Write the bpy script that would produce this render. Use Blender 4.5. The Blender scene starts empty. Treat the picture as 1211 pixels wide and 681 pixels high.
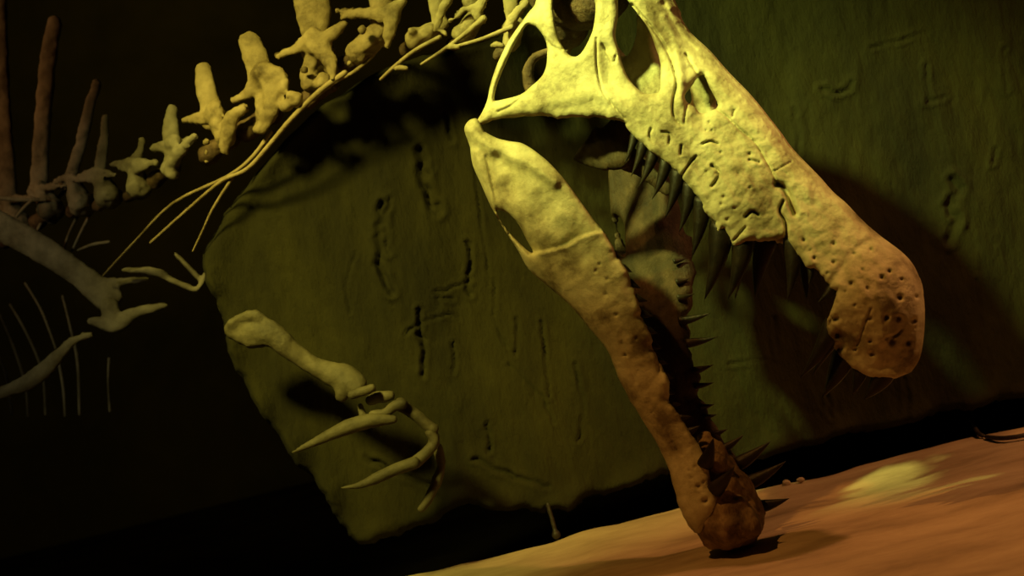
import bpy, bmesh, math, random
import numpy as np
from mathutils import Vector, noise
from mathutils.geometry import delaunay_2d_cdt
random.seed(7)
sc = bpy.context.scene
COL = sc.collection

# ------------------------------------------------------------------ camera
IW, IH = 1211.0, 681.0
LENS = 50.0
FPX = IW * LENS / 36.0
ROLL = math.radians(14.0)
PITCH = math.radians(0.0)
CAM = np.array([0.0, 0.0, 0.62])
F = np.array([0, math.cos(PITCH), math.sin(PITCH)])
R0 = np.array([1.0, 0, 0]); U0 = np.cross(R0, F)
R = math.cos(ROLL) * R0 - math.sin(ROLL) * U0
U = math.sin(ROLL) * R0 + math.cos(ROLL) * U0
cd = bpy.data.cameras.new('camera'); cam = bpy.data.objects.new('camera', cd); COL.objects.link(cam)
cd.lens = LENS; cd.sensor_width = 36.0; cd.clip_end = 60
from mathutils import Matrix
m = Matrix(((R[0], U[0], -F[0], CAM[0]), (R[1], U[1], -F[1], CAM[1]), (R[2], U[2], -F[2], CAM[2]), (0, 0, 0, 1)))
cam.matrix_world = m
cd.dof.use_dof = True; cd.dof.focus_distance = 2.9; cd.dof.aperture_fstop = 4.0
sc.camera = cam

def ray(px, py):
    return F + (px - IW / 2) / FPX * R - (py - IH / 2) / FPX * U
def P(px, py, d):
    return CAM + d * ray(px, py)

# ------------------------------------------------------------------ light
sc.view_settings.view_transform = 'Standard'; sc.view_settings.look = 'None'
sc.view_settings.gamma = 1.0; sc.view_settings.exposure = 0.0; sc.view_settings.use_curve_mapping = False
w = bpy.data.worlds.new('world'); sc.world = w; w.use_nodes = True
w.node_tree.nodes['Background'].inputs[0].default_value = (1.0, 0.75, 0.12, 1)
w.node_tree.nodes['Background'].inputs[1].default_value = 0.006

def spot(name, loc, target, power, color, size, blend, radius):
    d = bpy.data.lights.new(name, 'SPOT'); o = bpy.data.objects.new(name, d); COL.objects.link(o)
    d.energy = power; d.color = color; d.spot_size = math.radians(size); d.spot_blend = blend; d.shadow_soft_size = radius
    o.location = loc
    o.rotation_euler = (Vector(target) - Vector(loc)).to_track_quat('-Z', 'Y').to_euler()
    return o
spot('green_spotlight', (-1.32, 1.53, 3.36), P(775, 35, 3.05), 1150, (0.87, 1.0, 0.21), 22, 1.0, 0.08)
spot('wall_spotlight', (-1.35, 1.3, 2.75), P(385, 290, 3.4), 600, (1.0, 0.86, 0.16), 31, 1.0, 0.2)
spot('orange_tint_light', (-1.0, 1.55, 3.60), P(1050, 530, 2.8), 170, (1.0, 0.43, 0.08), 34, 1.0, 0.05)  # added lamp, lays an orange tint over snout and floor
spot('floor_spotlight', (2.2, 2.3, 2.6), P(1060, 690, 3.0), 150, (1.0, 0.42, 0.14), 48, 1.0, 0.08)
spot('spine_fill_light', (-3.2, 2.6, 2.6), P(10, 60, 4.2), 60, (1.0, 0.46, 0.14), 34, 1.0, 0.1)  # added lamp, warms the tall spines at far left
spot('shoulder_fill_light', (-2.2, 1.2, 2.2), P(70, 330, 3.9), 44, (1.0, 0.88, 0.42), 20, 1.0, 0.1)  # added weak fill, lifts the dim shoulder bones
spot('back_wall_fill', (-1.0, 5.0, 4.3), (-0.5, 9.0, 1.6), 160, (1.0, 0.72, 0.05), 110, 1.0, 0.3)  # added fill without a visible source, lifts the dark back wall

# ------------------------------------------------------------------ materials
def nodes_of(name):
    mt = bpy.data.materials.new(name); mt.use_nodes = True
    nt = mt.node_tree; b = nt.nodes['Principled BSDF']
    return mt, nt, b
def N_(nt, t, **kw):
    n = nt.nodes.new(t)
    for k, v in kw.items():
        if k in n.inputs: n.inputs[k].default_value = v
        else: setattr(n, k, v)
    return n
def ramp(nt, stops):
    n = nt.nodes.new('ShaderNodeValToRGB'); e = n.color_ramp.elements
    while len(e) < len(stops): e.new(0.5)
    for i, (p, c) in enumerate(stops):
        e[i].position = p; e[i].color = (c[0], c[1], c[2], 1)
    return n
def rough_mat(name, c_dark, c_mid, c_light, scale, rough, bump, bscale, stretch=(1, 1, 1), spec=0.3):
    mt, nt, b = nodes_of(name); L = nt.links
    g = N_(nt, 'ShaderNodeNewGeometry')
    mp = N_(nt, 'ShaderNodeMapping'); mp.inputs['Scale'].default_value = stretch
    L.new(g.outputs['Position'], mp.inputs['Vector'])
    n1 = N_(nt, 'ShaderNodeTexNoise', Scale=scale, Detail=9.0, Roughness=0.65)
    L.new(mp.outputs[0], n1.inputs['Vector'])
    r = ramp(nt, [(0.34, c_dark), (0.49, c_mid), (0.68, c_light)])
    L.new(n1.outputs['Fac'], r.inputs[0]); L.new(r.outputs[0], b.inputs['Base Color'])
    n2 = N_(nt, 'ShaderNodeTexNoise', Scale=bscale, Detail=8.0, Roughness=0.7)
    L.new(mp.outputs[0], n2.inputs['Vector'])
    bp = N_(nt, 'ShaderNodeBump', Strength=bump, Distance=0.02)
    L.new(n2.outputs['Fac'], bp.inputs['Height']); L.new(bp.outputs[0], b.inputs['Normal'])
    b.inputs['Roughness'].default_value = rough; b.inputs['Specular IOR Level'].default_value = spec
    return mt
M_BONE = rough_mat('aged_bone', (0.17, 0.13, 0.06), (0.50, 0.44, 0.25), (0.74, 0.68, 0.42), 11, 0.55, 0.3, 85)
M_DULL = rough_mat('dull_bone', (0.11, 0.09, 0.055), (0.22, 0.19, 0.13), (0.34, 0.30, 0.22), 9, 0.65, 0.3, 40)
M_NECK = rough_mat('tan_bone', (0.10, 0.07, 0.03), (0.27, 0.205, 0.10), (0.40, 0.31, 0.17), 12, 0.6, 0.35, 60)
M_ARM = rough_mat('dark_olive_bone', (0.05, 0.042, 0.022), (0.10, 0.085, 0.045), (0.17, 0.145, 0.08), 9, 0.6, 0.3, 50)  # dark olive tone of the arm and hand bones
M_TOOTH = rough_mat('brown_tooth', (0.007, 0.0045, 0.002), (0.013, 0.009, 0.004), (0.028, 0.019, 0.008), 25, 0.42, 0.2, 60, spec=0.35)
M_SYM = rough_mat('dark_brown_bone', (0.035, 0.020, 0.010), (0.085, 0.052, 0.026), (0.20, 0.13, 0.07), 16, 0.55, 0.6, 35)  # dark brown bone; on the centra this tone stands in for shade
M_MOUTH_SHADE = rough_mat('brown_mouth_shade_bone', (0.020, 0.012, 0.006), (0.045, 0.029, 0.012), (0.11, 0.07, 0.035), 16, 0.55, 0.6, 35, (1, 1, 0.4))  # brown bone, darkened so its colour carries the shade inside the mouth
M_TIP = rough_mat('worn_jaw_tip', (0.08, 0.045, 0.02), (0.26, 0.17, 0.085), (0.5, 0.35, 0.2), 22, 0.5, 0.7, 40, (1, 1, 0.35))
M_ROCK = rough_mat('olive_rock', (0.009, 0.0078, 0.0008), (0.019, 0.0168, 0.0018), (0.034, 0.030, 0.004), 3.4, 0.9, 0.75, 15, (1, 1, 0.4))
M_SAND = rough_mat('sandy_floor', (0.24, 0.17, 0.105), (0.42, 0.31, 0.20), (0.58, 0.45, 0.30), 2.6, 0.9, 0.35, 18, (0.6, 1.5, 1))
M_DARK = rough_mat('dark_hall', (0.012, 0.010, 0.006), (0.02, 0.016, 0.010), (0.028, 0.022, 0.014), 1.5, 0.95, 0.1, 8)
M_BLACK = rough_mat('black_gap_shade', (0.003, 0.0025, 0.002), (0.005, 0.004, 0.003), (0.007, 0.006, 0.004), 3, 0.95, 0.1, 8, spec=0.0)  # near-black floor colour, paints deep shade into the gap under the panel
M_METAL = rough_mat('dark_iron', (0.02, 0.016, 0.012), (0.04, 0.03, 0.022), (0.06, 0.05, 0.04), 20, 0.5, 0.1, 50)
M_STONE = rough_mat('pale_chip', (0.35, 0.27, 0.17), (0.5, 0.4, 0.27), (0.62, 0.5, 0.36), 30, 0.8, 0.3, 60)

# ------------------------------------------------------------------ mesh helpers
def obj(name, verts, faces, mat, parent=None, smooth=True):
    me = bpy.data.meshes.new(name); me.from_pydata([tuple(map(float, v)) for v in verts], [], faces); me.update()
    bm = bmesh.new(); bm.from_mesh(me); bmesh.ops.recalc_face_normals(bm, faces=bm.faces); bm.to_mesh(me); bm.free()
    if smooth: me.polygons.foreach_set('use_smooth', [True] * len(me.polygons))
    me.materials.append(mat)
    o = bpy.data.objects.new(name, me); COL.objects.link(o)
    if parent: o.parent = parent
    return o
def structure(o): o['kind'] = 'structure'; return o
def tag(o, label, cat, group=None):
    o['label'] = label; o['category'] = cat
    if group: o['group'] = group
    return o
def spline(pts, n=4, closed=False):
    pts = [np.array(p, float) for p in pts]; out = []; k = len(pts)
    rng = range(k) if closed else range(k - 1)
    for i in rng:
        if closed: a, b, c, d = pts[i - 1], pts[i], pts[(i + 1) % k], pts[(i + 2) % k]
        else: a, b, c, d = pts[max(i - 1, 0)], pts[i], pts[i + 1], pts[min(i + 2, k - 1)]
        for j in range(n):
            t = j / n
            out.append(0.5 * ((2 * b) + (c - a) * t + (2 * a - 5 * b + 4 * c - d) * t * t + (3 * b - a - 3 * c + d) * t ** 3))
    if not closed: out.append(pts[-1])
    return np.array(out)
def segdist(pts, poly, closed=True):
    best = np.full(len(pts), 1e9); k = len(poly)
    for i in range(k if closed else k - 1):
        a = poly[i]; b = poly[(i + 1) % k]; ab = b - a; L = ab @ ab
        if L < 1e-12: continue
        t = np.clip(((pts - a) @ ab) / L, 0, 1)
        best = np.minimum(best, np.hypot(*(pts - a - t[:, None] * ab).T))
    return best
def inside(pts, poly):
    x, y = pts.T; c = np.zeros(len(pts), bool); k = len(poly)
    for i in range(k):
        x1, y1 = poly[i]; x2, y2 = poly[i - 1]
        if y1 == y2: continue
        m = ((y1 > y) != (y2 > y)) & (x < (x2 - x1) * (y - y1) / (y2 - y1) + x1)
        c ^= m
    return c
def triangulate(outline, holes, step):
    """outline and holes as dense polylines -> points, triangles, distance to the nearest border"""
    rings = [outline] + holes
    lo = outline.min(0); hi = outline.max(0)
    xs = np.arange(lo[0], hi[0], step); ys = np.arange(lo[1], hi[1], step * 0.866)
    g = np.array([(x + (step / 2 if j % 2 else 0), y) for j, y in enumerate(ys) for x in xs])
    m = inside(g, outline)
    for h in holes: m &= ~inside(g, h)
    g = g[m]
    d = np.full(len(g), 1e9)
    for r in rings: d = np.minimum(d, segdist(g, r))
    g = g[d > step * 0.45]
    vs = []; es = []
    for r in rings:
        s = len(vs); vs += [Vector(p) for p in r]; es += [(s + i, s + (i + 1) % len(r)) for i in range(len(r))]
    vs += [Vector(p) for p in g]
    v, e, f = delaunay_2d_cdt(vs, es, [], 0, 1e-5)[:3]
    pts = np.array([tuple(p) for p in v]); f = np.array([t for t in f if len(t) == 3])
    cen = pts[f].mean(1); ok = inside(cen, outline)
    for h in holes: ok &= ~inside(cen, h)
    f = f[ok]
    d = np.full(len(pts), 1e9)
    for r in rings: d = np.minimum(d, segdist(pts, r))
    return pts, f, d
def slab_faces(f, nb, n):
    """front faces + back faces over n points; border points (mask nb) are shared"""
    idx = np.arange(n); back = np.where(nb, idx, -1); free = np.where(~nb)[0]
    back[free] = n + np.arange(len(free))
    faces = [tuple(map(int, t)) for t in f] + [tuple(map(int, back[t[::-1]])) for t in f]
    return faces, free
def fbm(p, s, o=5, seed=0.0):
    return noise.fractal(Vector((p[0] * s + seed, p[1] * s + seed * 1.7, p[2] * s)), 1.0, 2.0, o)
def gauss(d, s): return np.exp(-(d / s) ** 2)

class Organic:
    """collects round tapering pieces; build() fuses them into one continuous mesh"""
    def __init__(s): s.bm = bmesh.new()
    def blob(s, c, r, axes=None, rot=None):
        g = bmesh.ops.create_icosphere(s.bm, subdivisions=2, radius=1.0)['verts']
        for v in g:
            q = np.array(v.co) * (np.array(axes) if axes is not None else r)
            if rot is not None: q = rot @ q
            v.co = np.array(c) + q
    def chain(s, pts, rad, flat=None, seg=10):
        """tapering tube through pts; flat=(direction, factor) squeezes the section along direction"""
        pts = spline(pts, 4); k = len(pts); rr = np.interp(np.linspace(0, 1, k), np.linspace(0, 1, len(rad)), rad)
        rings = []
        for i in range(k):
            t = pts[min(i + 1, k - 1)] - pts[max(i - 1, 0)]; t /= np.linalg.norm(t) + 1e-12
            a = np.cross(t, F if flat is None else flat[0]); 
            if np.linalg.norm(a) < 1e-3: a = np.cross(t, U)
            a /= np.linalg.norm(a); b = np.cross(t, a)
            fl = 1.0 if flat is None else flat[1]
            ring = []
            for j in range(seg):
                th = 2 * math.pi * j / seg
                ring.append(s.bm.verts.new(pts[i] + rr[i] * (math.cos(th) * a + fl * math.sin(th) * b)))
            rings.append(ring)
        for i in range(k - 1):
            for j in range(seg):
                s.bm.faces.new((rings[i][j], rings[i][(j + 1) % seg], rings[i + 1][(j + 1) % seg], rings[i + 1][j]))
        for ring, p, dr, rd in ((rings[0], pts[0], pts[0] - pts[1], rr[0]), (rings[-1], pts[-1], pts[-1] - pts[-2], rr[-1])):
            dr = dr / (np.linalg.norm(dr) + 1e-12); prev = ring
            for sh, shr in ((0.45, 0.88), (0.75, 0.62)):
                nw = [s.bm.verts.new(p + (np.array(v.co) - p) * shr + dr * rd * sh) for v in ring]
                for j in range(seg): s.bm.faces.new((prev[j], prev[(j + 1) % seg], nw[(j + 1) % seg], nw[j]))
                prev = nw
            c = s.bm.verts.new(p + dr * rd * 0.92)
            for j in range(seg): s.bm.faces.new((prev[j], prev[(j + 1) % seg], c))
    def raw(s, verts, faces):
        vs = [s.bm.verts.new(tuple(map(float, v))) for v in verts]
        for f in faces:
            try: s.bm.faces.new([vs[i] for i in f])
            except ValueError: pass
    def build(s, name, mat, parent, voxel=0.006, smooth=4, rough=0.0, rs=25):
        bmesh.ops.recalc_face_normals(s.bm, faces=s.bm.faces)
        me = bpy.data.meshes.new('tmp'); s.bm.to_mesh(me); s.bm.free()
        o = bpy.data.objects.new('tmp', me); COL.objects.link(o)
        md = o.modifiers.new('r', 'REMESH'); md.mode = 'VOXEL'; md.voxel_size = voxel
        if smooth:
            ms = o.modifiers.new('s', 'SMOOTH'); ms.iterations = smooth; ms.factor = 0.5
        dg = bpy.context.evaluated_depsgraph_get(); dg.update()
        me2 = bpy.data.meshes.new_from_object(o.evaluated_get(dg))
        bpy.data.objects.remove(o); bpy.data.meshes.remove(me)
        me2.name = name; me2.materials.clear(); me2.materials.append(mat)
        if rough:
            nr = [v.normal.copy() for v in me2.vertices]
            for v, n in zip(me2.vertices, nr): v.co += n * rough * fbm(v.co, rs)
        me2.polygons.foreach_set('use_smooth', [True] * len(me2.polygons))
        o = bpy.data.objects.new(name, me2); COL.objects.link(o); o.parent = parent
        return o

# ------------------------------------------------------------------ setting
def on_floor(px, py, z=0.0):
    r = ray(px, py); return CAM + r * ((z - CAM[2]) / r[2])
A0 = on_floor(500, 673); A1 = on_floor(1211, 498)          # line where the sand stage ends below the rock panel
WD = A1 - A0; WD[2] = 0; WD /= np.linalg.norm(WD)
WN = np.array([WD[1], -WD[0], 0.0])                        # towards the viewer
def on_wall(px, py, off=0.0):
    r = ray(px, py); return CAM + r * (((A0 - CAM) @ WN + off) / (r @ WN))

# sand stage: a raised slab whose ragged back edge follows the panel; the drop behind replaces its shade
def build_floor():
    L0, L1, D = -2.6, 3.4, 3.3
    nx, ny = 260, 130; v = []
    for j in range(ny + 1):
        for i in range(nx + 1):
            s = L0 + (L1 - L0) * i / nx; t = D * (j / ny) ** 1.3
            e = 0.05 * noise.noise((s * 2.1, 0, 3)) + 0.02 * noise.noise((s * 9, 1, 3))
            p = A0 + WD * s + WN * (t + e * max(0, 1 - t / 0.5))
            z = 0.012 * fbm(p, 2.0, 5) + 0.010 * noise.noise((p[0] * 1.2 + p[1] * 2.4, p[1] * 5.0, 2)) * 1.0
            z += 0.004 * noise.noise((p[0] * 9, p[1] * 9, 5))
            v.append((p[0], p[1], z - 0.012 * math.exp(-t / 0.02)))
    n = nx + 1; f = [(j * n + i, j * n + i + 1, (j + 1) * n + i + 1, (j + 1) * n + i) for j in range(ny) for i in range(nx)]
    border = [i for i in range(n)] + [j * n + nx for j in range(1, ny + 1)] + [ny * n + i for i in range(nx - 1, -1, -1)] + [j * n for j in range(ny - 1, 0, -1)]
    k = len(v); v += [(v[b][0], v[b][1], -0.25) for b in border]; q = len(border)
    f += [(border[i], border[(i + 1) % q], k + (i + 1) % q, k + i) for i in range(q)]
    f.append(tuple(k + i for i in range(q)))
    return structure(obj('floor', v, f, M_SAND))
build_floor()

def boxy(name, lo, hi, mat):
    x0, y0, z0 = lo; x1, y1, z1 = hi
    v = [(x, y, z) for x in (x0, x1) for y in (y0, y1) for z in (z0, z1)]
    f = [(0, 1, 3, 2), (4, 6, 7, 5), (0, 4, 5, 1), (2, 3, 7, 6), (0, 2, 6, 4), (1, 5, 7, 3)]
    return structure(obj(name, v, f, mat, smooth=False))
boxy('floor_hall', (-6.2, -2.2, -0.35), (6.2, 9.2, -0.26), M_BLACK)
boxy('wall_back', (-6.2, 9.0, -0.26), (6.2, 9.2, 4.5), M_DARK)
boxy('wall_left', (-6.2, -2.2, -0.26), (-6.0, 9.0, 4.5), M_DARK)
boxy('wall_right', (6.0, -2.2, -0.26), (6.2, 9.0, 4.5), M_DARK)
boxy('wall_front', (-6.0, -2.2, -0.26), (6.0, -2.0, 4.5), M_DARK)
boxy('ceiling', (-6.2, -2.2, 4.5), (6.2, 9.2, 4.6), M_DARK)

# rock panel behind the skeleton
ROCK = [(430, 646), (412, 632), (398, 618), (386, 592), (366, 566), (340, 535), (322, 510), (303, 484), (288, 455), (270, 424), (262, 395), (252, 355), (240, 330), (236, 300),
        (262, 252), (300, 205), (350, 150), (420, 98), (500, 64), (590, 40), (640, -20), (670, -130), (900, -150), (1340, -180), (1345, 100), (1340, 442), (1280, 455), (1211, 471), (1180, 476), (1150, 486), (1130, 485), (1100, 493),
        (1085, 500), (1060, 503), (1030, 512), (1000, 514), (965, 528), (930, 536), (895, 545), (860, 550), (825, 557), (790, 561), (765, 571), (740, 577), (715, 588), (700, 588), (684, 600), (672, 605), (655, 601),
        (640, 607), (618, 603), (600, 604), (570, 600), (548, 598), (530, 606), (512, 619), (490, 624), (470, 635), (450, 638)]
CRACKS = [([(452, 240), (450, 275), (448, 305), (455, 330), (464, 345)], 3.5, .014), ([(462, 235), (456, 262), (460, 300)], 2.5, .010), ([(497, 175), (500, 205), (508, 235), (517, 250)], 4, .014), ([(525, 130), (530, 150), (534, 165)], 2.5, .010),
          ([(553, 285), (556, 310), (552, 335), (556, 350)], 2.5, .012), ([(515, 345), (535, 340), (560, 328)], 1.8, .007), ([(520, 360), (518, 350), (535, 355)], 1.6, .006), ([(495, 365), (498, 390), (502, 425), (500, 445)], 2.5, .012),
          ([(535, 405), (538, 425), (536, 440)], 2.0, .009), ([(575, 500), (580, 525), (577, 535)], 2.0, .009), ([(480, 395), (500, 380), (520, 375)], 1.8, .006), ([(515, 375), (530, 372), (545, 378)], 1.6, .006),
          ([(610, 375), (612, 395), (610, 420)], 1.8, .007), ([(560, 190), (566, 240), (575, 300), (578, 340)], 1.6, .006), ([(640, 380), (646, 430), (650, 470)], 1.8, .007), ([(970, 106), (985, 111), (1000, 108), (1004, 98)], 2.4, .010),
          ([(1092, 78), (1094, 110), (1096, 122), (1115, 116)], 2.2, .009), ([(1028, 58), (1060, 50), (1095, 40)], 2.2, .006), ([(1172, 175), (1170, 195)], 2, .009), ([(1122, 215), (1130, 225), (1118, 245), (1126, 262), (1116, 285)], 4, .014),
          ([(940, 130), (944, 165), (942, 200)], 2.2, .007), ([(905, 150), (906, 175)], 2, .007), ([(980, 470), (982, 495)], 2.2, .009), ([(1068, 445), (1070, 480), (1066, 500)], 2.4, .010), ([(915, 375), (918, 400), (920, 420)], 2, .008),
          ([(860, 430), (905, 425)], 2, .006), ([(680, 430), (690, 480), (684, 520)], 2, .007), ([(560, 540), (600, 560), (650, 575)], 2.5, .008), ([(600, 430), (640, 470), (655, 500)], 1.8, .005), ([(585, 330), (585, 380), (600, 410)], 1.6, .006),
          ([(1180, 60), (1184, 110)], 2, .006), ([(1150, 330), (1156, 380), (1150, 420)], 2, .008), ([(420, 300), (410, 340), (415, 370)], 1.8, .004), ([(430, 540), (470, 560), (520, 575)], 3, .008)]
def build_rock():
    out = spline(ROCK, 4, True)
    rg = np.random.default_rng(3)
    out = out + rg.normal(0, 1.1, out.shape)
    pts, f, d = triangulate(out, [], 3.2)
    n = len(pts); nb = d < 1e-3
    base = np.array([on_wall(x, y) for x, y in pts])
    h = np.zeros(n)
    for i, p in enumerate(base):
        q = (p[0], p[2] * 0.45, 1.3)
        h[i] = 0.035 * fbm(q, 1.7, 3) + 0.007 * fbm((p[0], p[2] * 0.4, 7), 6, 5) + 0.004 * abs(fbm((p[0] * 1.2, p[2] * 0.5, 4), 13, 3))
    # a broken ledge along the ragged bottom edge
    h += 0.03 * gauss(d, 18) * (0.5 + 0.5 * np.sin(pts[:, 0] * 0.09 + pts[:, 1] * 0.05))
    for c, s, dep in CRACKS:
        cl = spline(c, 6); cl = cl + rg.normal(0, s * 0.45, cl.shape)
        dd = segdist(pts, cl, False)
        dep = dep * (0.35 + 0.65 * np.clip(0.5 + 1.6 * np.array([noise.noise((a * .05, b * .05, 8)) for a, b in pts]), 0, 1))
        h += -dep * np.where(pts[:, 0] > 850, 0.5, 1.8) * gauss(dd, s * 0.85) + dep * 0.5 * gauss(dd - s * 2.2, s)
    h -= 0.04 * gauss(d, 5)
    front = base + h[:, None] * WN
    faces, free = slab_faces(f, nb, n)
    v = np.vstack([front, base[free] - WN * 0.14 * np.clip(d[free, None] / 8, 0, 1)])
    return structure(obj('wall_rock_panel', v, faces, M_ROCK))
build_rock()

# ------------------------------------------------------------------ the skeleton
SKEL = bpy.data.objects.new('dinosaur_skeleton', None); COL.objects.link(SKEL)
tag(SKEL, 'mounted long-snouted dinosaur skeleton with gaping toothed jaws, its lower jaw resting on the sandy floor', 'dinosaur skeleton')
SKEL.location = tuple(on_floor(300, 720, 0.0)); bpy.context.view_layer.update()
def under(o, parent):                                        # keep world coordinates when parenting
    o.parent = parent; o.matrix_parent_inverse = parent.matrix_world.inverted(); return o

YAW = math.radians(29)
NS = -math.sin(YAW) * R - math.cos(YAW) * F                  # lateral axis of the head, pointing out of its left side
P0 = P(868, 630, 2.83)
def SP(px, py, wd):
    r = ray(px, py); return CAM + r * ((wd + (P0 - CAM) @ NS) / (r @ NS))
def SPa(pts, wd):
    r = F + np.outer((pts[:, 0] - IW / 2) / FPX, R) - np.outer((pts[:, 1] - IH / 2) / FPX, U)
    return CAM + r * ((wd + (P0 - CAM) @ NS) / (r @ NS))[:, None]
def mirror(v): return v - 2 * ((v - P0) @ NS)[:, None] * NS
def mirror1(p): return p - 2 * ((p - P0) @ NS) * NS

# --- skull
DORSAL = [(640, -70), (700, -82), (760, -62), (797, 0), (802, 15), (815, 37), (839, 60), (862, 86), (889, 114), (921, 154), (938, 177), (968, 208), (985, 227), (1000, 240), (1021, 262), (1041, 279), (1066, 298), (1080, 314), (1089, 336), (1093, 364), (1092, 397), (1087, 424), (1077, 440)]
VENTRAL = [(1058, 447), (1033, 447), (1013, 438), (996, 425), (990, 418), (984, 406), (978, 393), (978, 381), (984, 364), (989, 345), (984, 341), (976, 332), (965, 318), (955, 317), (947, 306), (939, 297), (934, 288), (928, 281), (920, 284), (905, 285), (889, 285), (882, 287), (874, 292), (867, 290), (862, 281), (856, 272), (847, 277), (845, 262), (833, 252), (829, 238), (818, 225), (807, 211), (792, 196), (774, 183), (755, 166), (742, 153), (737, 144), (715, 140), (690, 138), (665, 140), (642, 137), (615, 138), (587, 141), (570, 148), (564, 147)]
REAR = [(565, 141), (570, 133), (576, 119), (580, 100), (588, 76), (600, 51), (611, 34), (624, 16), (634, 0), (632, -40)]
HOLES = [[(626, 29), (635, 33), (644, 45), (647, 58), (646, 78), (640, 91), (627, 103), (615, 112), (597, 117), (586, 119), (585, 114), (588, 100), (596, 80), (607, 56), (617, 38), (622, 31)],
         [(654, 0), (655, 20), (659, 40), (665, 54), (672, 64), (680, 67), (687, 63), (695, 50), (701, 35), (704, 15), (703, 0), (695, -22), (676, -30), (658, -20)],
         [(731, 0), (731, 20), (728, 40), (731, 57), (735, 72), (742, 90), (752, 103), (762, 110), (770, 111), (780, 107), (781, 92), (781, 75), (775, 55), (767, 35), (757, 20), (747, 7), (740, -2), (734, -7)],
         [(824, 93), (832, 89), (840, 105), (849, 124), (841, 131), (829, 134), (821, 126), (813, 121), (810, 113), (818, 102)]]
GROOVES = [([(747, 5), (765, 25), (780, 45), (790, 62), (797, 82), (800, 100), (796, 120), (797, 137), (805, 147)], 1.7, .006), ([(809, 146), (811, 130), (815, 115)], 1.4, .005), ([(811, 64), (818, 76), (824, 86), (830, 97)], 1.6, .006),
           ([(845, 127), (861, 139), (874, 152), (892, 167), (902, 183), (912, 201), (919, 218)], 1.6, .006), ([(919, 218), (926, 221), (933, 232), (935, 240), (940, 252)], 3.4, .022), ([(926, 238), (922, 250), (929, 262), (930, 280)], 2.0, .012),
           ([(914, 203), (924, 198), (936, 191)], 1.3, .003), ([(705, 45), (706, 80), (712, 105), (725, 125), (739, 140)], 1.4, .0045), ([(712, 52), (719, 64), (725, 74), (728, 66)], 1.4, .0045), ([(645, 45), (652, 54), (665, 59)], 1.3, .004),
           ([(589, 132), (602, 126), (615, 117)], 1.5, .004), ([(866, 138), (868, 130)], 1.3, .004), ([(831, 170), (840, 167), (849, 170)], 1.5, .006), ([(823, 185), (817, 192), (808, 205), (805, 212)], 1.7, .007), ([(842, 196), (850, 203), (848, 212), (842, 220)], 1.8, .007),
           ([(886, 189), (893, 190), (898, 192)], 1.6, .006), ([(882, 256), (889, 250), (897, 254)], 2.2, .010), ([(770, 152), (768, 160), (772, 168)], 1.5, .005), ([(783, 156), (792, 158), (791, 170)], 1.5, .005), ([(806, 172), (805, 182)], 1.7, .006),
           ([(882, 268), (868, 284)], 1.6, .005), ([(1030, 365), (1022, 385), (1014, 408)], 1.6, .005), ([(1048, 400), (1060, 396), (1066, 390)], 1.8, .006), ([(990, 342), (985, 365), (981, 384)], 2, .004), ([(785, 5), (795, 25), (812, 48), (845, 78)], 4.5, .006), ([(1040, 280), (1020, 290), (1000, 310), (985, 330)], 5, .004)]
PITS = [(839, 145, 2), (835, 154, 1.6), (842, 154, 1.6), (853, 180, 2), (887, 182, 2.2), (842, 195, 2.4), (836, 203, 1.7), (847, 205, 2.2), (887, 222, 1.8), (856, 233, 2.8), (853, 241, 2.2), (869, 246, 1.7), (860, 260, 2.4), (951, 284, 2.2), (986, 288, 2.2), (963, 305, 2.2), (986, 310, 2.6), (1020, 319, 2), (1030, 295, 2.2), (1052, 321, 2.6), (1043, 328, 3), (1007, 335, 3), (1026, 341, 2.2), (979, 323, 2), (1064, 352, 3.4), (1084, 351, 2.8), (989, 358, 2.4), (1011, 361, 2), (1062, 376, 3.4), (1048, 375, 3.4), (1029, 377, 2.8), (1081, 379, 2.8), (988, 377, 4.6), (990, 396, 4.2), (992, 412, 4.2), (1011, 413, 2.4), (1054, 403, 4.2), (1031, 418, 3), (1029, 403, 2.6), (1000, 345, 1.6), (1010, 300, 1.5), (1066, 330, 1.8), (1074, 405, 3), (958, 296, 1.5), (930, 205, 1.4), (873, 205, 1.5), (880, 275, 2)]
def skull_w(pts):
    ax0 = np.array([610.0, 50]); ax1 = np.array([1085.0, 395]); L = np.linalg.norm(ax1 - ax0); t = ((pts - ax0) @ (ax1 - ax0)) / L / L
    W = np.interp(t, [-0.1, 0.0, 0.2, 0.45, 0.7, 0.82, 0.95, 1.05], [.165, .165, .14, .105, .062, .066, .095, .085])
    d = segdist(pts, spline(DORSAL, 4), False)
    k = np.interp(t, [0, .5, .8, 1], [.0020, .0020, .0019, .0022])
    low = segdist(pts, spline([(1095, 420), (1077, 443), (1058, 450), (1033, 450), (1013, 441), (992, 424)], 4), False)
    return W * (1 - np.exp(-k * d / W)) * (1 - 0.9 * gauss(low, 42)) + 0.002
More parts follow.
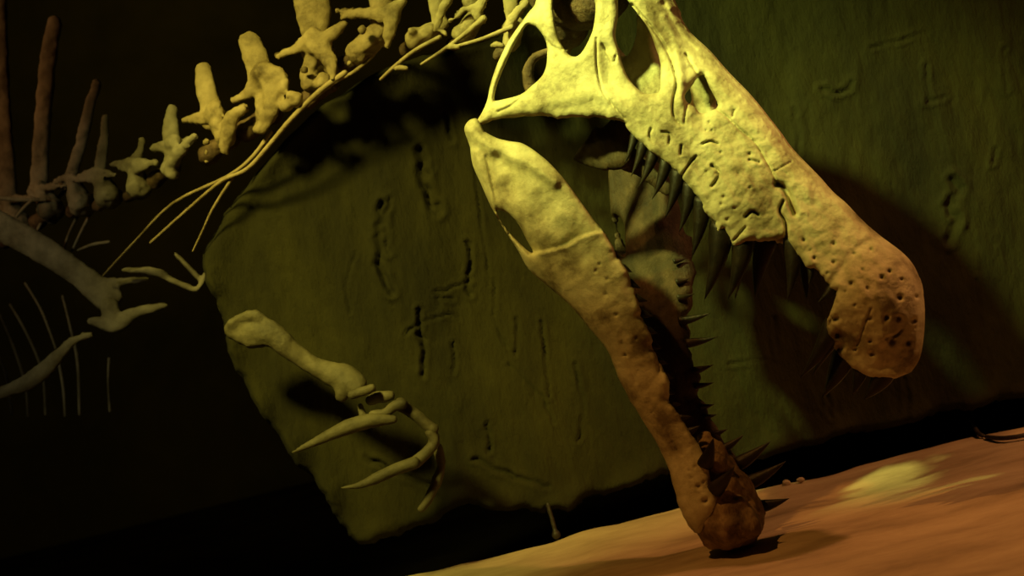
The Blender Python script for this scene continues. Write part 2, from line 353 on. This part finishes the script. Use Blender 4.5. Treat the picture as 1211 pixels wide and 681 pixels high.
def build_skull():
    rg = np.random.default_rng(11)
    vent = spline(VENTRAL, 4) + 0; vent = vent + rg.normal(0, 0.5, vent.shape)
    out = np.vstack([spline(DORSAL, 6), vent, spline(REAR, 5)])
    holes = [spline(h, 4, True) for h in HOLES]
    pts, f, d = triangulate(out, holes, 1.7)
    n = len(pts); nb = d < 1e-3
    w0 = skull_w(pts)
    T, RR = 0.013, 9.0
    q = 1 - np.clip(d / RR, 0, 1); h = T * np.sqrt(np.clip(1 - q * q, 0, 1))
    dd = segdist(pts, spline(DORSAL, 4), False)
    near_d = np.clip(dd / 14, 0, 1)
    rel = h.copy()
    for c, s, dep in GROOVES: rel -= dep * (1.5 if s < 2.3 else 1.0) * gauss(segdist(pts, spline(c, 4), False), s * (0.8 if s < 2.3 else 1.0))
    for x, y, r in PITS: rel -= 0.0048 * r * (0.8 if x > 945 else 0.5) * gauss(np.hypot(pts[:, 0] - x, pts[:, 1] - y), r * 0.85)
    # swellings: tooth-bearing lobe of the maxilla, ridge along the nasals, rims of the openings, jaw-joint bar
    rel += 0.012 * gauss(np.hypot(pts[:, 0] - 868, pts[:, 1] - 232), 34) + 0.006 * gauss(segdist(pts, np.array([(846., 90), (905, 160), (955, 225)]), False), 9)
    rel += 0.010 * gauss(np.hypot(pts[:, 0] - 1030, pts[:, 1] - 350), 50)
    rel += 0.006 * gauss(segdist(pts, np.array([(600., 129), (640, 122), (700, 110), (760, 125)]), False), 10)
    rel += 0.005 * gauss(segdist(pts, np.array([(786., 20), (800, 50), (806, 90), (806, 120)]), False), 5)
    rel -= 0.007 * gauss(segdist(pts, np.array([(716., 60), (722, 95), (745, 120)]), False), 8)
    rel -= 0.006 * gauss(np.hypot(pts[:, 0] - 830, pts[:, 1] - 140), 10)
    for i in range(len(VENTRAL)):
        x, y = VENTRAL[i]
        if 745 < x < 1000 and i % 2: rel += 0.0035 * gauss(np.hypot(pts[:, 0] - x - 3, pts[:, 1] - y + 8), 7)
    b0 = SPa(pts, w0)
    rough = np.interp(pts[:, 0], [700, 790, 830, 960, 1030], [.0010, .0020, .0028, .0028, .0028])
    for i in range(n):
        if not nb[i]: rel[i] += rough[i] * fbm(b0[i], 42, 5) + 0.0028 * fbm(b0[i], 9, 3, 4.0)
    front = SPa(pts, w0 + rel * np.where(dd < 8, np.clip(dd / 8, 0.15, 1), 1))
    faces, free = slab_faces(f, nb, n)
    back = SPa(pts[free], np.maximum(w0[free] - h[free] * 1.1, 0.0005))
    V = np.vstack([front, back]); m_ = len(V)
    allf = faces + [tuple(i + m_ for i in fc) for fc in faces]
    px_ = np.concatenate([pts[:, 0], pts[free, 0]])
    VV = np.vstack([V, mirror(V) + np.clip((770 - px_) / 120, 0, 1)[:, None] * 0.05 * U])
    o = obj('skull', VV, allf, M_BONE)
    return under(o, SKEL)
skull = build_skull()

def palate():
    """vaulted roof of the mouth between the two tooth rows, and the front closure of the snout"""
    line = spline([(1072, 440), (1050, 440), (1015, 425), (998, 405), (1000, 365), (1000, 335), (975, 305), (945, 280), (925, 262), (890, 258), (860, 250), (845, 232), (815, 200), (780, 170), (755, 145), (730, 128), (690, 122), (650, 124)], 5)  # rear end extended out of sight to block light from the far jaw branch
    w0 = skull_w(line) * 0.98
    v = []; nseg = 14
    for (x, y), ww in zip(line, w0):
        a = SP(x, y, ww); b = mirror1(a)
        up = SP(x + 8, y - 12, 0) - SP(x, y, 0); 
        for j in range(nseg + 1):
            t = j / nseg; v.append(a * (1 - t) + b * t + up * math.sin(math.pi * t) * 0.8)
    k = len(line); n = nseg + 1
    top = len(v); up3 = (SP(860, 215, 0) - SP(870, 232, 0)) * 0.5
    v2 = v + [p + up3 for p in v]
    f = [(i * n + j, i * n + j + 1, (i + 1) * n + j + 1, (i + 1) * n + j) for i in range(k - 1) for j in range(nseg)]
    g = [tuple(q + top for q in t[::-1]) for t in f]
    ring = [j for j in range(n)] + [i * n + nseg for i in range(1, k)] + [(k - 1) * n + j for j in range(nseg - 1, -1, -1)] + [i * n for i in range(k - 2, 0, -1)]
    side = [(ring[i], ring[(i + 1) % len(ring)], ring[(i + 1) % len(ring)] + top, ring[i] + top) for i in range(len(ring))]
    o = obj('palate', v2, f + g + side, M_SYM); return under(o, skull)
palate()

# dark bones of the mouth roof that hang below the cheek, and the braincase seen through the openings
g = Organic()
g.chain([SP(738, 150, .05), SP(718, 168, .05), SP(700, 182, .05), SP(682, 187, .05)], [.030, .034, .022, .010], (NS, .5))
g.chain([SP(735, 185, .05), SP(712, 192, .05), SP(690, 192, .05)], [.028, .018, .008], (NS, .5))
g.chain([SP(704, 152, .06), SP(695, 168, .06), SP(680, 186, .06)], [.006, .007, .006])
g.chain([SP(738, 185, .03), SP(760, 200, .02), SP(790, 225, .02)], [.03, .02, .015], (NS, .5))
o = g.build('palate_bone', M_MOUTH_SHADE, None, .006, 3, .003); under(o, skull)
g = Organic()
g.blob(SP(668, 30, -.05), .055); g.chain([SP(650, 62, -.06), SP(634, 66, -.05), SP(624, 88, -.05), SP(632, 118, -.06)], [.010, .010, .014, .02])
g.chain([SP(655, -10, .0), SP(690, 10, 0), SP(720, -5, 0)], [.06, .05, .05])
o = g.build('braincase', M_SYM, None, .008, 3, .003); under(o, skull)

# --- lower jaw
J_LOW = [(556, 174), (559, 195), (569, 218), (581, 245), (596, 271), (613, 297), (625, 318), (650, 340), (674, 361), (696, 387), (719, 415), (731, 446), (751, 483), (774, 519), (790, 551), (797, 578), (806, 606), (814, 622), (822, 630), (828, 630)]
J_TIP = [(838, 616), (846, 602), (848, 590)]
J_UP = [(841, 574), (838, 552), (829, 530), (819, 515), (810, 501), (800, 486), (791, 472), (792, 452), (785, 438), (778, 424), (772, 410), (770, 396), (760, 376), (757, 362), (750, 342), (742, 320), (731, 304), (724, 290), (714, 273), (704, 262), (687, 239), (672, 218), (657, 200), (640, 184), (619, 170), (603, 167), (587, 163), (572, 155)]
J_HIN = [(569, 147), (563, 140), (554, 143), (549, 152), (552, 163)]
J_HOLE = [(588, 248), (600, 252), (613, 265), (622, 282), (630, 297), (625, 297), (613, 286), (599, 271), (591, 259)]
JG = [([(575, 185), (582, 212), (588, 246)], 2.2, .005), ([(775, 418), (780, 440)], 1.6, .004), ([(735, 405), (748, 440), (752, 452)], 1.8, .004)]
JP = [(771, 487, 1.8), (795, 523, 1.8), (800, 531, 1.6), (806, 537, 1.8), (815, 557, 1.8), (822, 552, 2), (818, 565, 1.8), (741, 420, 1.8), (718, 330, 2), (709, 312, 2), (738, 420, 1.6), (826, 575, 3), (834, 592, 4), (832, 570, 2), (705, 320, 2), (716, 348, 2), (729, 372, 2.2), (752, 400, 2), (785, 505, 1.6)]
J_AX = spline([(556, 155), (640, 230), (720, 350), (760, 440), (815, 540), (862, 640)], 6)
def jaw_w(pts):
    # half width of the jaw by the height in the picture plane of its own axis
    seg = np.linspace(0, 1, len(J_AX)); dmat = np.hypot(pts[:, None, 0] - J_AX[None, :, 0], pts[:, None, 1] - J_AX[None, :, 1])
    t = seg[dmat.argmin(1)]
    # blend for smoothness
    wgt = np.exp(-(dmat - dmat.min(1)[:, None]) / 6.0); t = (wgt * seg).sum(1) / wgt.sum(1)
    W = np.interp(t, [0, .2, .4, .6, .78, .88, 1.0], [.165, .155, .115, .078, .062, .075, .07])
    return W, t
def build_jaw():
    out = np.vstack([spline(J_LOW, 4), spline(J_TIP, 4), spline(J_UP, 4), spline(J_HIN, 4)])
    rg = np.random.default_rng(5)
    tr = (out[:, 0] > 720) & (out[:, 0] < 840); out[tr] += rg.normal(0, .5, (tr.sum(), 2))
    pts, f, d = triangulate(out, [spline(J_HOLE, 4, True)], 2.1)
    n = len(pts); nb = d < 1e-3
    w0, t = jaw_w(pts)
    T = np.interp(t, [0, .3, .6, 1], [.016, .020, .022, .02]); RR = np.interp(t, [0, .3, .6, 1], [13, 20, 20, 18])
    q = 1 - np.clip(d / RR, 0, 1); h = T * np.sqrt(np.clip(1 - q * q, 0, 1)); rel = h.copy()
    sut = spline([(631, 301), (657, 295), (672, 290), (687, 281), (712, 274)], 4); ds = segdist(pts, sut, False)
    above = (pts[:, 1] < np.interp(pts[:, 0], sut[:, 0], sut[:, 1]))
    rel += np.where(above, -.012 * np.exp(-ds / 16) * np.clip(ds / 2.0, 0, 1), .004 * gauss(ds, 6)) * (pts[:, 0] > 626)
    rel += .008 * gauss(segdist(pts, spline([(553, 155), (578, 172), (606, 186), (630, 196), (655, 215)], 4), False), 7)
    rel -= .010 * gauss(segdist(pts, np.array([(592., 186), (604, 205), (604, 225)]), False), 9)
    rel -= .006 * gauss(np.hypot(pts[:, 0] - 645, pts[:, 1] - 240), 18)
    rel += .006 * gauss(segdist(pts, np.array([(562., 180), (575, 215), (592, 250)]), False), 4)
    rel += .005 * gauss(np.hypot(pts[:, 0] - 665, pts[:, 1] - 258), 12)
    for c, s, dep in JG: rel -= dep * gauss(segdist(pts, spline(c, 4), False), s)
    for x, y, r in JP: rel -= .0028 * r * gauss(np.hypot(pts[:, 0] - x, pts[:, 1] - y), r * .85)
    for i, (x, y) in enumerate(J_UP):
        if 720 < x < 845: rel += (.004 if i % 2 else -.003) * gauss(np.hypot(pts[:, 0] - x + 4, pts[:, 1] - y), 6)
    b0 = SPa(pts, w0)
    for i in range(n):
        if not nb[i]: rel[i] += .0016 * fbm(b0[i], 34, 5) + .005 * fbm(b0[i], 11, 3, 2.0)
    front = SPa(pts, w0 + rel * np.clip(w0 / .03, 0.2, 1))
    faces, free = slab_faces(f, nb, n)
    back = SPa(pts[free], np.maximum(w0[free] - h[free] * 1.2, .001))
    V = np.vstack([front, back]); m_ = len(V)
    o = obj('lower_jaw', V, faces, M_BONE)
    under(o, SKEL)
    o2 = obj('jaw_branch', mirror(V) + (0.17 * np.clip(1 - np.concatenate([t, t[free]]) / .5, 0, 1))[:, None] * R, faces, M_MOUTH_SHADE)
    o2['label'] = 'brown far branch of the lower jaw, mouth shade in its colour'; under(o2, o)
    return o
jaw = build_jaw()
g = Organic()
g.chain([SP(834, 520, 0), SP(846, 552, 0), SP(857, 584, 0), SP(861, 611, 0)], [.018, .040, .062, .074], (NS, 1.05), 16)
for s_ in (-1, 1):
    g.chain([SP(840, 545, .02 * s_), SP(856, 580, .036 * s_), SP(862, 611, .034 * s_)], [.024, .036, .062], None, 14)
    for k, (x, y) in enumerate([(848, 548), (861, 572), (874, 598)]): g.blob(SP(x, y, .052 * s_), .021)
for k, off in enumerate((-.03, -.01, .012, .03)):
    g.chain([SP(848 + k * 2, 562, off), SP(858 + k * 3, 590, off * 1.5), SP(874 + k * 4, 622, off * 1.9)], [.012, .020, .026])
o = g.build('jaw_tip', M_TIP, None, .004, 3, .005, 40); o['label'] = 'dark weathered tip of the lower jaw'; under(o, jaw)

# --- teeth
def tooth(base, tip, rad, parent, bend=0.12, flat=0.7):
    base = np.array(base); tip = np.array(tip); ax = tip - base; L = np.linalg.norm(ax); ax /= L
    a = np.cross(ax, NS); a /= np.linalg.norm(a); b = np.cross(ax, a)
    base = base - ax * L * 0.10; ns, sg = 12, 14; v = []
    for i in range(ns):
        t = i / ns; r = rad * (1 - t ** 1.35) * (1 - 0.12 * math.exp(-t * 12))
        c = base + ax * L * 1.10 * t + a * L * bend * (math.sin(math.pi * t) * 0.5)
        for j in range(sg):
            th = 2 * math.pi * j / sg
            rr = r * (1 + 0.05 * math.cos(7 * th))
            v.append(c + rr * (math.cos(th) * a + flat * math.sin(th) * b))
    v.append(tip); v.append(base)
    f = [(i * sg + j, i * sg + (j + 1) % sg, (i + 1) * sg + (j + 1) % sg, (i + 1) * sg + j) for i in range(ns - 1) for j in range(sg)]
    f += [((ns - 1) * sg + j, (ns - 1) * sg + (j + 1) % sg, ns * sg) for j in range(sg)] + [((j + 1) % sg, j, ns * sg + 1) for j in range(sg)]
    return under(obj('tooth', v, f, M_TOOTH), parent)
UP = [((748, 164), (738, 194), 5), ((758, 174), (746, 209), 6), ((770, 185), (755, 222), 6.5), ((785, 196), (771, 236), 7), ((799, 210), (786, 259), 8), ((813, 226), (803, 275), 8.5), ((827, 244), (818, 305), 10), ((850, 276), (833, 355), 13), ((876, 290), (861, 354), 11.5), ((935, 292), (931, 357), 10), ((957, 317), (956, 338), 4.5), ((982, 345), (966, 359), 5.5), ((981, 392), (946, 447), 10.5), ((996, 425), (972, 470), 11.5), ((1016, 440), (1008, 467), 7.5), ((1044, 446), (1021, 473), 10)]
for (b, t, r) in UP:
    wb = float(skull_w(np.array([b], float))[0]); L_ = 0.000
    pb = SP(b[0] + 2, b[1] - 4, wb - .006); pt = SP(t[0], t[1], wb + .002)
    rad = r * 1.2 * 2.9 / FPX
    tooth(pb, pt, rad, skull, -0.10 if t[0] < b[0] else 0.08)
    tooth(mirror1(pb), mirror1(pt), rad, skull, 0.08)
# left lower row: short worn teeth along the margin; big ones in the rosette
LOWL = [((727, 300), (738, 305), 4.5), ((737, 316), (748, 322), 4.5), ((745, 334), (758, 341), 5), ((752, 352), (766, 356), 5.5), ((758, 370), (772, 374), 5.5), ((766, 390), (778, 394), 5), ((772, 408), (783, 412), 5), ((778, 426), (790, 430), 5), ((786, 444), (797, 447), 5), ((790, 462), (798, 466), 4.5), ((796, 478), (806, 478), 4.5), ((806, 494), (818, 492), 5), ((815, 510), (828, 503), 5.5), ((834, 548), (844, 517), 10), ((846, 578), (869, 551), 10), ((838, 600), (862, 596), 6)]
for (b, t, r) in LOWL:
    wb = float(jaw_w(np.array([b], float))[0][0]); big = r > 8
    if big: wb = .088
    pb = SP(b[0], b[1], wb - .002); pt = SP(t[0], t[1], wb + (.012 if big else -.006))
    tooth(pb, pt, r * 2.9 / FPX, jaw, 0.06)
# right lower row, longer, seen across the open mouth
LOWR = [((798, 309), (812, 305), 3.5), ((801, 333), (816, 329), 4), ((803, 352), (822, 347), 4.5), ((806, 379), (841, 370), 6), ((815, 405), (849, 398), 6), ((821, 438), (844, 431), 5), ((824, 456), (845, 452), 4), ((829, 481), (845, 478), 4), ((833, 493), (848, 490), 4), ((842, 514), (861, 507), 4.5), ((852, 532), (880, 514), 6.5), ((876, 546), (912, 521), 9), ((888, 569), (930, 545), 9), ((900, 598), (934, 589), 8)]
for (b, t, r) in LOWR:
    wb = -float(np.interp(b[1], [300, 400, 500, 550, 600], [.125, .085, .062, .066, .066]))
    pb = SP(b[0], b[1], wb + .004); pt = SP(t[0], t[1], wb - .012)
    tooth(pb, pt, r * 2.95 / FPX, jaw, 0.06)

# --- neck and back vertebrae
def ndepth(x): return float(np.interp(x, [0, 60, 150, 250, 330, 420, 520, 620], [4.2, 4.05, 3.75, 3.48, 3.38, 3.30, 3.24, 3.18]))
def NP(x, y, off=0.0): return P(x, y, ndepth(x) + off)
def pr(r, x): return r * ndepth(x) / FPX
def vertebra(spine, srad, arms, body, brad, extra=(), mat=M_NECK, flat=.42, vox=.0055):
    g = Organic()
    xm = body[0][0]
    for pts, rad in arms:                                    # processes on both sides of the arch
        for s in (-1, 1):
            g.chain([NP(x, y, s * .026 - .012) for x, y in pts], [pr(r * (1.35 if k == 0 and rad[0] > 6 else 1), xm) for k, r in enumerate(rad)], (F, .55))
    g.chain([NP(x, y) for x, y in body], [pr(r * 1.25, xm) for r in brad], (F, 1.2))
    for x, y, r, off in extra: g.blob(NP(x, y, off), pr(r, xm))
    v = g.build('vertebra', mat, None, vox, 3, .006, 30); under(v, SKEL)
    dx, dy = spine[0][0] - spine[1][0], spine[0][1] - spine[1][1]; dl = math.hypot(dx, dy); e_ = srad[0] * 0.9
    h = Organic(); h.chain([NP(spine[0][0] + dx / dl * e_, spine[0][1] + dy / dl * e_)] + [NP(x, y) for x, y in spine], [pr(srad[0] * 1.35, xm)] + [pr(r, xm) for r in srad], (F, flat), 14)
    cx, cy = body[-1][0] - srad[0] * .6, body[-1][1] + srad[0] * .5
    c = Organic(); c.chain([NP(cx - srad[0] * .9, cy + srad[0] * .9, .045), NP(cx + 3, cy, .04), NP(cx + srad[0] * 1.1, cy - srad[0] * .6, .045)], [pr(srad[0] * .95, xm), pr(srad[0] * .75, xm), pr(srad[0] * .95, xm)], None, 14)
    under(c.build('centrum', M_SYM, None, vox, 3, .005, 25), v)  # dark colour puts the shade under the arches into the centra
    o = h.build('neural_spine', mat, None, vox, 3, .004, 25); under(o, v)
    return v
# from the skull backwards
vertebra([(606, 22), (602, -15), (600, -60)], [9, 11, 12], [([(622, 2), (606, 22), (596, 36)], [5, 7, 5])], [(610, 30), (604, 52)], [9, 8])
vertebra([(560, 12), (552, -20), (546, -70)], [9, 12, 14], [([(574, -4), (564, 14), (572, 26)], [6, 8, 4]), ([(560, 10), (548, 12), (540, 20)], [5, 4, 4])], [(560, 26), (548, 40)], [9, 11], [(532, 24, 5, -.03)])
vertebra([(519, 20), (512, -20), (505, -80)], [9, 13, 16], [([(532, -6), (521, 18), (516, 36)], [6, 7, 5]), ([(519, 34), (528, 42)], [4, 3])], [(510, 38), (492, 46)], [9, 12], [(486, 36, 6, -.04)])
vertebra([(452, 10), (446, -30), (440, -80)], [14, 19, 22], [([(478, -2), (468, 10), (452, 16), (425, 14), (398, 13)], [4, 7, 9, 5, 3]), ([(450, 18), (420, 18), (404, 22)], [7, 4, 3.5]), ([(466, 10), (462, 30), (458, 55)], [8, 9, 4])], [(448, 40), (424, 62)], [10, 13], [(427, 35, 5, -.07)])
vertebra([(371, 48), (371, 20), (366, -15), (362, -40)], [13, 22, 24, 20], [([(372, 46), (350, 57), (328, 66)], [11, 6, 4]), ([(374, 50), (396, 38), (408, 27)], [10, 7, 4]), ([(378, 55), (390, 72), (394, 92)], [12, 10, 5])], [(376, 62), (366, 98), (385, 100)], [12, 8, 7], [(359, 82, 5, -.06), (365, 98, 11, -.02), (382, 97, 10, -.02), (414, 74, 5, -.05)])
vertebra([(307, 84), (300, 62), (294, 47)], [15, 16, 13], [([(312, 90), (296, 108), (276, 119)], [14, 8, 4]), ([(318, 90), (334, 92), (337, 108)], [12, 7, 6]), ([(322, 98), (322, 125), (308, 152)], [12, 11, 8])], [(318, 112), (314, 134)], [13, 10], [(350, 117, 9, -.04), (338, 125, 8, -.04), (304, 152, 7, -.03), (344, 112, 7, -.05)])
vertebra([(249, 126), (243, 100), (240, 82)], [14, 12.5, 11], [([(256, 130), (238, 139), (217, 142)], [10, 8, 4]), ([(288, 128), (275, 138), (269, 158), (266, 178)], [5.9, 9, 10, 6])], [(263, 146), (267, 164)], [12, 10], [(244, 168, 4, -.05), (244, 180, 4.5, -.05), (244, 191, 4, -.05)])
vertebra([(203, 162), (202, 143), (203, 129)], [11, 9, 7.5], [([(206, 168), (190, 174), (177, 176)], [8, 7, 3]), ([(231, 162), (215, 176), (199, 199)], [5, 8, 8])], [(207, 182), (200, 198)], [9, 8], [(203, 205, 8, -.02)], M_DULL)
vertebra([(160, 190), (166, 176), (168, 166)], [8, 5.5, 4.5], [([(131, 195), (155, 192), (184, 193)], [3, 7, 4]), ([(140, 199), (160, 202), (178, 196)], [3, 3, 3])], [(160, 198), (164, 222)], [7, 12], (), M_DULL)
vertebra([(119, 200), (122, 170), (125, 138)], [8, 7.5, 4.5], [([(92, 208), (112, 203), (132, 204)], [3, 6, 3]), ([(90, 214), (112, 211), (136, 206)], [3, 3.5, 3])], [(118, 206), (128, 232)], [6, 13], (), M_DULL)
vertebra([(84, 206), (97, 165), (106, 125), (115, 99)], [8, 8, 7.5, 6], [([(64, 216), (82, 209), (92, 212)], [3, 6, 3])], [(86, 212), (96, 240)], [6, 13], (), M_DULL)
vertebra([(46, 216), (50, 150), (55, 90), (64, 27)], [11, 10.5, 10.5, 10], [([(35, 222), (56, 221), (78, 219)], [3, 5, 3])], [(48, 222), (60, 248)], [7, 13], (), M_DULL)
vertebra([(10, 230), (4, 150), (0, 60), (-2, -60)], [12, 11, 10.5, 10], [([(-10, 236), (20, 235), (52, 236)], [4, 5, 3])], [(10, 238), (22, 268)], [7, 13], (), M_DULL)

# --- rods: long neck ribs, chest ribs, belly ribs
def rod(name, pts, rad, mat=M_DULL, off=0.0, dep=None):
    g = Organic(); x = pts[len(pts) // 2][0]
    q = [P(a, b, dep) if dep else NP(a, b, off) for a, b in pts]
    sc_ = (dep or ndepth(x)) / FPX
    g.chain(q, [r * sc_ for r in rad], None, 8)
    o = g.build(name, mat, None, max(.0025, min(rad) * sc_ * .55), 1); return under(o, SKEL)
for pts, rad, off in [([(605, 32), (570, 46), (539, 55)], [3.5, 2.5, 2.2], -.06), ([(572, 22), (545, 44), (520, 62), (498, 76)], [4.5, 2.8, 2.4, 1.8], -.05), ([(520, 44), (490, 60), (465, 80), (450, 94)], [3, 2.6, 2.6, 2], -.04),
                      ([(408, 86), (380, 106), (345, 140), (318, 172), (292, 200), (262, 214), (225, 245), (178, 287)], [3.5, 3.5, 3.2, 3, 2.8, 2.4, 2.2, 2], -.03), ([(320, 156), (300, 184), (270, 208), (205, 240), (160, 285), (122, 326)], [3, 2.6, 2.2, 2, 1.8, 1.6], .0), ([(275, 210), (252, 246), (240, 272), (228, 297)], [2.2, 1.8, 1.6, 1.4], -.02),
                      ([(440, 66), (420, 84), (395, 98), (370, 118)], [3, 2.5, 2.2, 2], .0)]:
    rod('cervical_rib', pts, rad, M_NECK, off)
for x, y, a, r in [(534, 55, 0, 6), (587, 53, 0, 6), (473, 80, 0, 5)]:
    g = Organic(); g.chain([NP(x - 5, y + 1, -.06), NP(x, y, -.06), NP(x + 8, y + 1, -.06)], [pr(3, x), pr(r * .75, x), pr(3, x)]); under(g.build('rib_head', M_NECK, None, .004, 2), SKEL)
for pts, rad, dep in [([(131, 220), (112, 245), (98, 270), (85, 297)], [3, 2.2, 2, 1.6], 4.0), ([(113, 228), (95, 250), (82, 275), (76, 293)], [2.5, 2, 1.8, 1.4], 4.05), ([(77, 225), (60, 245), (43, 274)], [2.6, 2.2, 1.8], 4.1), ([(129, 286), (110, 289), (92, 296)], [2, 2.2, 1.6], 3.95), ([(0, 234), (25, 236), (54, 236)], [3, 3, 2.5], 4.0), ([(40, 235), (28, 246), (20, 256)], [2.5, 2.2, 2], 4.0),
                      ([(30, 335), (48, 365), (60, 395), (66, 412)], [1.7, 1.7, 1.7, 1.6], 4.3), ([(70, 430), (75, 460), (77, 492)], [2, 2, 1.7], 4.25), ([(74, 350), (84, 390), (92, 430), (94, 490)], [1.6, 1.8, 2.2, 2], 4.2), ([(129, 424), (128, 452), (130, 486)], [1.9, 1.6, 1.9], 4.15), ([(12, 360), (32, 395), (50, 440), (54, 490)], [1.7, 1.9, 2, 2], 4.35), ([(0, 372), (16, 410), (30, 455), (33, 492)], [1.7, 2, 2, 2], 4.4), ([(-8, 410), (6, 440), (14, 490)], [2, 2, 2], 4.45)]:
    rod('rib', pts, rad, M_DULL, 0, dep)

# --- shoulder and arms
def bone(name, chains, dep, mat=M_DULL, vox=.006, rough=.004, flat=None):
    g = Organic()
    for pts, rad in chains:
        d = [dep if len(p) < 3 else p[2] for p in pts]
        g.chain([P(p[0], p[1], q) for p, q in zip(pts, d)], [r * d[0] / FPX for r in rad], flat)
    return under(g.build(name, mat, None, vox, 3, rough, 22), SKEL)
bone('scapula', [([(-30, 258), (0, 268), (47, 293), (94, 325), (128, 352)], [18, 18, 17, 15, 18]), ([(115, 335), (145, 333), (175, 329)], [9, 5, 3])], 3.9, flat=(F, .45))
bone('coracoid', [([(108, 380), (136, 384), (158, 371), (195, 361)], [6, 11, 8, 4]), ([(130, 362), (134, 384)], [12, 9])], 3.88, flat=(F, .6))
bone('furcula', [([(146, 319), (183, 321), (207, 333), (232, 343)], [3.5, 4, 4, 3]), ([(232, 343), (238, 335), (243, 323)], [3, 4, 3]), ([(207, 300), (222, 315), (236, 330)], [3, 3, 3])], 3.85, vox=.005)
bone('humerus', [([(-6, 467), (16, 459), (42, 447), (66, 424), (85, 404), (108, 395)], [7, 9, 11, 8, 6, 4])], 3.75, flat=(F, .6))
# arm reaching forward in front of the rock panel
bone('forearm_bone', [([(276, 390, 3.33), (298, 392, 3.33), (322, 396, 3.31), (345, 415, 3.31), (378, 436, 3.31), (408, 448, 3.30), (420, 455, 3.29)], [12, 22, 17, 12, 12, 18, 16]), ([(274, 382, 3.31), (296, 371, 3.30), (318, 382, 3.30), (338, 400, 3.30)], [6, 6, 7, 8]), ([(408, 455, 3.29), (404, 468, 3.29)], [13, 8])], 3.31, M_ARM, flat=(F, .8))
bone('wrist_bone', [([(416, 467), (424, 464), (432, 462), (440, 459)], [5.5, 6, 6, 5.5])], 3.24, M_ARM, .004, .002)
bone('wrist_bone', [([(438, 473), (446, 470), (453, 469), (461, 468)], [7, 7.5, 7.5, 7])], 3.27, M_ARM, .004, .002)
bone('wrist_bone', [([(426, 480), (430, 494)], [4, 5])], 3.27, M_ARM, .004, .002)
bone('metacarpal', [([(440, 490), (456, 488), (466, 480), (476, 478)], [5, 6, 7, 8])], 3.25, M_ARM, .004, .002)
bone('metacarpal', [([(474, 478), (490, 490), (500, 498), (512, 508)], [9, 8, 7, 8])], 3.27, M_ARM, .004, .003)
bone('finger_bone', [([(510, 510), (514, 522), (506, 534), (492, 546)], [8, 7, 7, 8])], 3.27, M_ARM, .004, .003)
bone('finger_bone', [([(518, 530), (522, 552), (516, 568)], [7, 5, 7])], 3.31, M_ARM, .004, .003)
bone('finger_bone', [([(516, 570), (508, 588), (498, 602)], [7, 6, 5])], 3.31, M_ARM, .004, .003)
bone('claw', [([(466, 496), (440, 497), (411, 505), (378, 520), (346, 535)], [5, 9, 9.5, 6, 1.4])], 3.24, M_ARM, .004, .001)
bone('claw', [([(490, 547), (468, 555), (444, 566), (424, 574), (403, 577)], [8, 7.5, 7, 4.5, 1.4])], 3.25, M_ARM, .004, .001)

# ------------------------------------------------------------------ small things on the floor
g = Organic(); pa = on_wall(650, 596, .03); pb = on_floor(659, 637)
g.chain([on_wall(648, 596, .02), pb + np.array([0, 0, .012])], [.006, .006]); g.blob(pb + np.array([0, 0, .01]), .012)
o = g.build('support_peg', M_METAL, None, .004, 1); tag(o, 'small dark iron peg propping the ragged bottom edge of the rock panel', 'support peg')
cp = [on_floor(*q) + np.array([0, 0, .010]) for q in [(1150, 502), (1155, 512), (1163, 520), (1185, 523), (1211, 520), (1240, 512)]]
g = Organic(); g.chain(cp, [.006] * 4, None, 8); o = g.build('cable', M_METAL, None, .003, 1)
tag(o, 'thin dark cable curling over the sand under the panel at right', 'cable')
for (x, y, r, lab) in [(930, 574, .012, 'pale stone chip on the sand edge, nearer to the jaw teeth'), (947, 570, .010, 'tiny pale stone chip on the sand edge, farther right from the teeth')]:
    g = Organic(); c = on_floor(x, y) + np.array([0, 0, r * .5]); g.blob(c, r, (r, r * .8, r * .8)); g.blob(c + np.array([r * .5, 0, -r * .1]), r * .6)
    o = g.build('stone_chip', M_STONE, None, .003, 1, .003, 60); tag(o, lab, 'stone', 'stone chips by the panel')
